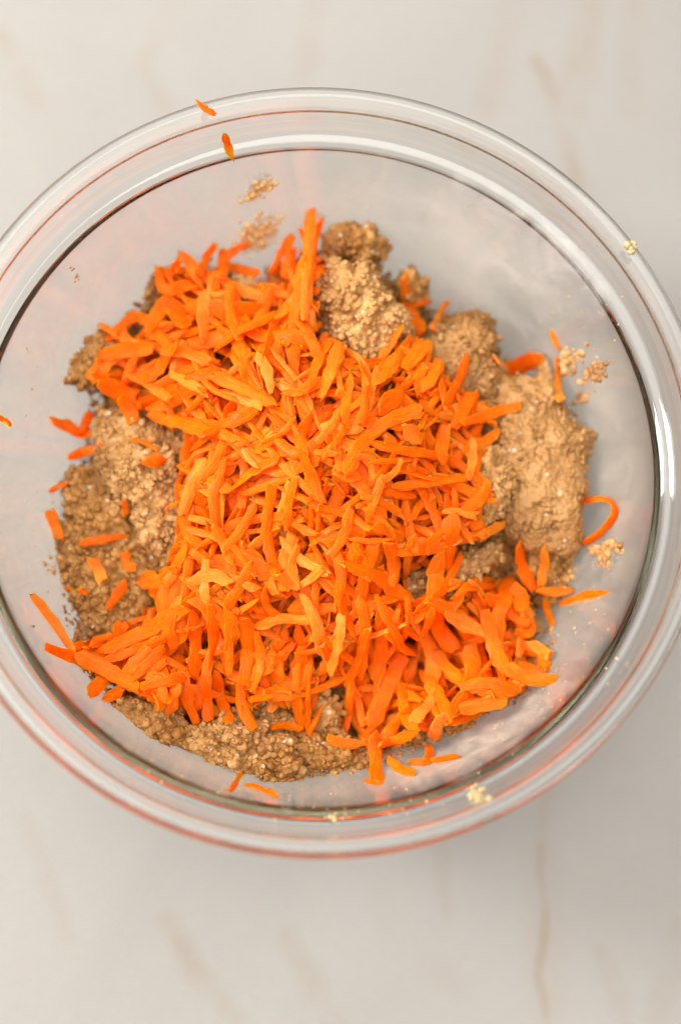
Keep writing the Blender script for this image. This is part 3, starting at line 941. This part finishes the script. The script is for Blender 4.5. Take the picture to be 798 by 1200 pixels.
blob('dough_crumb', 699, 436, 8, MD, 'square patch of dough crumbs highest on the side wall', 'crumb', n=30, spread=1.5)
blob('dough_crumb', 683, 466, 6, MD, 'thin row of dough crumbs below the square patch', 'crumb', n=12, spread=2.0)
blob('dough_crumb', 708, 645, 9, MD, 'drip of dough crumbs hanging below the carrot curl', 'crumb', n=30, spread=1.5)
blob('dough_crumb', 708, 663, 5, MD, 'lower end of dough crumbs under the carrot curl', 'crumb', n=12, spread=1.4)
blob('dough_crumb', 95, 446, 6, MD2, 'dough crumb string on the glass beside the loose little cluster', 'crumb', n=14, spread=1.6)
blob('dough_crumb', 655, 676, 11, MD, 'loose crumbs spilled at the foot of the large smooth clump', 'crumb', n=36, spread=1.7)
blob('dough_crumb', 62, 668, 6, MD, 'faint crumbs stuck beside the low brown clump', 'crumb', n=9, spread=1.8)

def patch(name, out, mat, label, cat, kind=None, soft=.004, lift=.0004, step=.0009, bump=0.0):
    """thin coat that follows the inner glass; 'cover' fades it towards its edge"""
    P = np.array([glass(x, y) for x, y in out]); c = P[:, :2].mean(0)
    th = math.atan2(c[1], c[0])
    x0, y0, x1, y1 = *(P[:, :2].min(0) - .002), *(P[:, :2].max(0) + .002)
    xs, ys = np.arange(x0, x1, step), np.arange(y0, y1, step)
    X, Y = np.meshgrid(xs, ys, indexing='ij'); R = np.hypot(X, Y)
    sd = inside_sd(X, Y, P[:, :2]) + fbm(np.stack([X.ravel(), Y.ravel(), 0 * X.ravel()], -1) / .005, 3, 4).reshape(X.shape) * .003
    ok = (sd > 0) & (R < .1225)
    ix = -np.ones(X.shape, int); ix[ok] = np.arange(ok.sum())
    dR = .0012; slope = (zwall(R + dR) - zwall(R - dR)) / (2 * dR)
    cover = np.clip(sd / soft, 0, 1)
    g = fbm(np.stack([X.ravel(), Y.ravel(), 0 * X.ravel()], -1) / .0022, 2, 6).reshape(X.shape)
    off = lift * np.sqrt(1 + slope ** 2) * (1 + bump * cover * (1 + g))
    V = np.stack([X[ok], Y[ok], (zwall(R) + off)[ok]], -1)
    q = np.stack([ix[:-1, :-1], ix[1:, :-1], ix[1:, 1:], ix[:-1, 1:]], -1).reshape(-1, 4); q = q[(q >= 0).all(1)]
    o = mesh_obj(name, V, q, mat)
    at = o.data.attributes.new('cover', 'FLOAT', 'POINT'); at.data.foreach_set('value', cover[ok].astype(np.float32))
    return tag(o, label, cat, kind=kind)
FB = mat_film('buttery_film', (0.80, 0.72, 0.58), .42, 110, .30, .80)
FD = mat_film('dough_film', (0.55, 0.33, 0.12), 1.6, 330, .40, .60)
FH = mat_film('hazy_film', (0.80, 0.78, 0.74), .30, 60, .35, .75)
MS, _nt, _b = new_mat('tan_dough_smear'); _b.inputs['Base Color'].default_value = (0.66, 0.42, 0.17, 1); _b.inputs['Roughness'].default_value = 0.5
def smear(out, line, n, sp, label):
    o = patch('dough_smear', out, FD, label, 'smear', soft=.0025)
    A, B = np.array(line[0], float), np.array(line[1], float)
    Ps = []
    for _ in range(n):
        q = A + (B - A) * rng.beta(2.2, 1.6) + rng.normal(0, sp, 2)
        Ps.append(glass(*q) * np.array([.993, .993, 1]) + np.array([0, 0, .0006]))
    V, F = crumb_cloud(np.array(Ps), None, np.clip(rng.lognormal(-7.35, .4, n), .0003, .0013))
    c = mesh_obj('crumbs', keep_in(V, .0001), F, MS); c['kind'] = 'stuff'
    c.parent = o; c.matrix_parent_inverse = Matrix.Translation(-o.location)
    return o
smear([(278, 240), (300, 210), (324, 202), (322, 222), (300, 240)], [(283, 236), (319, 210)], 75, 4.0, 'short brown dough smear nearest the rim on the far wall')
smear([(268, 296), (285, 260), (320, 246), (328, 268), (315, 294), (290, 304)], [(280, 294), (318, 258)], 130, 7.5, 'wide brown dough smear on the far wall just above the heap')
patch('finger_smudge', [(430, 200), (560, 200), (660, 260), (720, 340), (700, 390), (620, 350), (520, 300), (430, 260)], FH, 'faint greasy finger smudges on clean far glass beside the tall clump', 'smudge', kind='stuff')
patch('finger_smudge', [(20, 380), (100, 300), (150, 290), (90, 420), (50, 540), (15, 520)], FH, 'faint greasy smudges on clean side glass around the lone crumb', 'smudge', kind='stuff')
patch('butter_smear', [(250, 260), (330, 235), (420, 240), (470, 262), (470, 300), (380, 290), (280, 310)], FB, 'pale buttery streaks on far glass around the dough smears', 'smear', kind='stuff')
patch('butter_smear', [(85, 790), (150, 820), (215, 875), (290, 915), (340, 935), (340, 955), (240, 930), (150, 880), (95, 830)], FB, 'pale buttery smear along the near glass below the carrot fringe', 'smear', kind='stuff')
patch('butter_smear', [(440, 905), (520, 870), (580, 840), (650, 790), (675, 800), (640, 850), (570, 905), (480, 935)], FB, 'streaky white butter smear on near glass beside the shaded shreds', 'smear', kind='stuff')
patch('butter_smear', [(45, 600), (75, 560), (90, 640), (75, 740), (50, 700)], FB, 'pale buttery film on side glass next to the brown clumps', 'smear', kind='stuff')
patch('butter_smear', [(120, 380), (175, 330), (200, 340), (160, 395)], FB, 'faint buttery streak on side glass above the far shreds', 'smear', kind='stuff')
rr_ = rwall(np.linspace(.0062, .0868, 60)) - .00035; zz_ = np.linspace(.0062, .0868, 60) + .00015
NA = 160; an_ = np.linspace(0, 2 * np.pi, NA, endpoint=False)
V = np.stack([np.outer(rr_, np.cos(an_)), np.outer(rr_, np.sin(an_)), np.repeat(zz_[:, None], NA, 1)], -1).reshape(-1, 3)
F = [[i * NA + j, i * NA + (j + 1) % NA, (i + 1) * NA + (j + 1) % NA, (i + 1) * NA + j] for i in range(59) for j in range(NA)]
o = mesh_obj('greasy_film', V, F, mat_film('greasy_film', (0.84, 0.75, 0.62), .36, 26, .20, .85), loc=(0, 0, 0))
o.data.attributes.new('cover', 'FLOAT', 'POINT').data.foreach_set('value', np.repeat(np.clip(np.minimum(np.arange(60) / 8, (59 - np.arange(60)) / 14), 0, 1), NA).astype(np.float32))
tag(o, 'thin cloudy film of grease over the inner wall of the glass bowl', 'film', kind='stuff')
# specks of flour and butter spattered over the near and side wall
VV, FF, off = [], [], 0
def speck(x, y, rp):
    global off
    c = glass(x, y); s = px_m(c)
    V, F = crumb_cloud(c[None] + np.array([[0, 0, rp * s * .3]]), None, np.array([rp * s]), 2)
    V = keep_in(V, .0001); VV.append(V); FF.extend((F + off).tolist()); off += len(V)
for _ in range(110):
    a = rng.random(); cx_, cy_ = (690 - 150 * a, 760 + 140 * a)
    speck(cx_ + rng.normal(0, 22), cy_ + rng.normal(0, 18), rng.uniform(.5, 1.4))
for _ in range(36): speck(rng.uniform(330, 520), rng.uniform(915, 962), rng.uniform(.6, 1.7))
for _ in range(30): speck(rng.uniform(150, 340), rng.uniform(880, 950), rng.uniform(.7, 1.8))
for _ in range(26): speck(rng.uniform(640, 730), rng.uniform(640, 760), rng.uniform(.6, 1.8))
for _ in range(22): speck(rng.uniform(620, 730), rng.uniform(330, 480), rng.uniform(.7, 2.0))
for _ in range(30): speck(rng.uniform(30, 120), rng.uniform(420, 700), rng.uniform(.7, 1.8))
for _ in range(25): speck(rng.uniform(450, 720), rng.uniform(220, 360), rng.uniform(.6, 1.2))
tag(mesh_obj('flour_specks', np.vstack(VV), FF, MB), 'fine pale specks of butter and flour spattered over the inner glass', 'specks', kind='stuff')
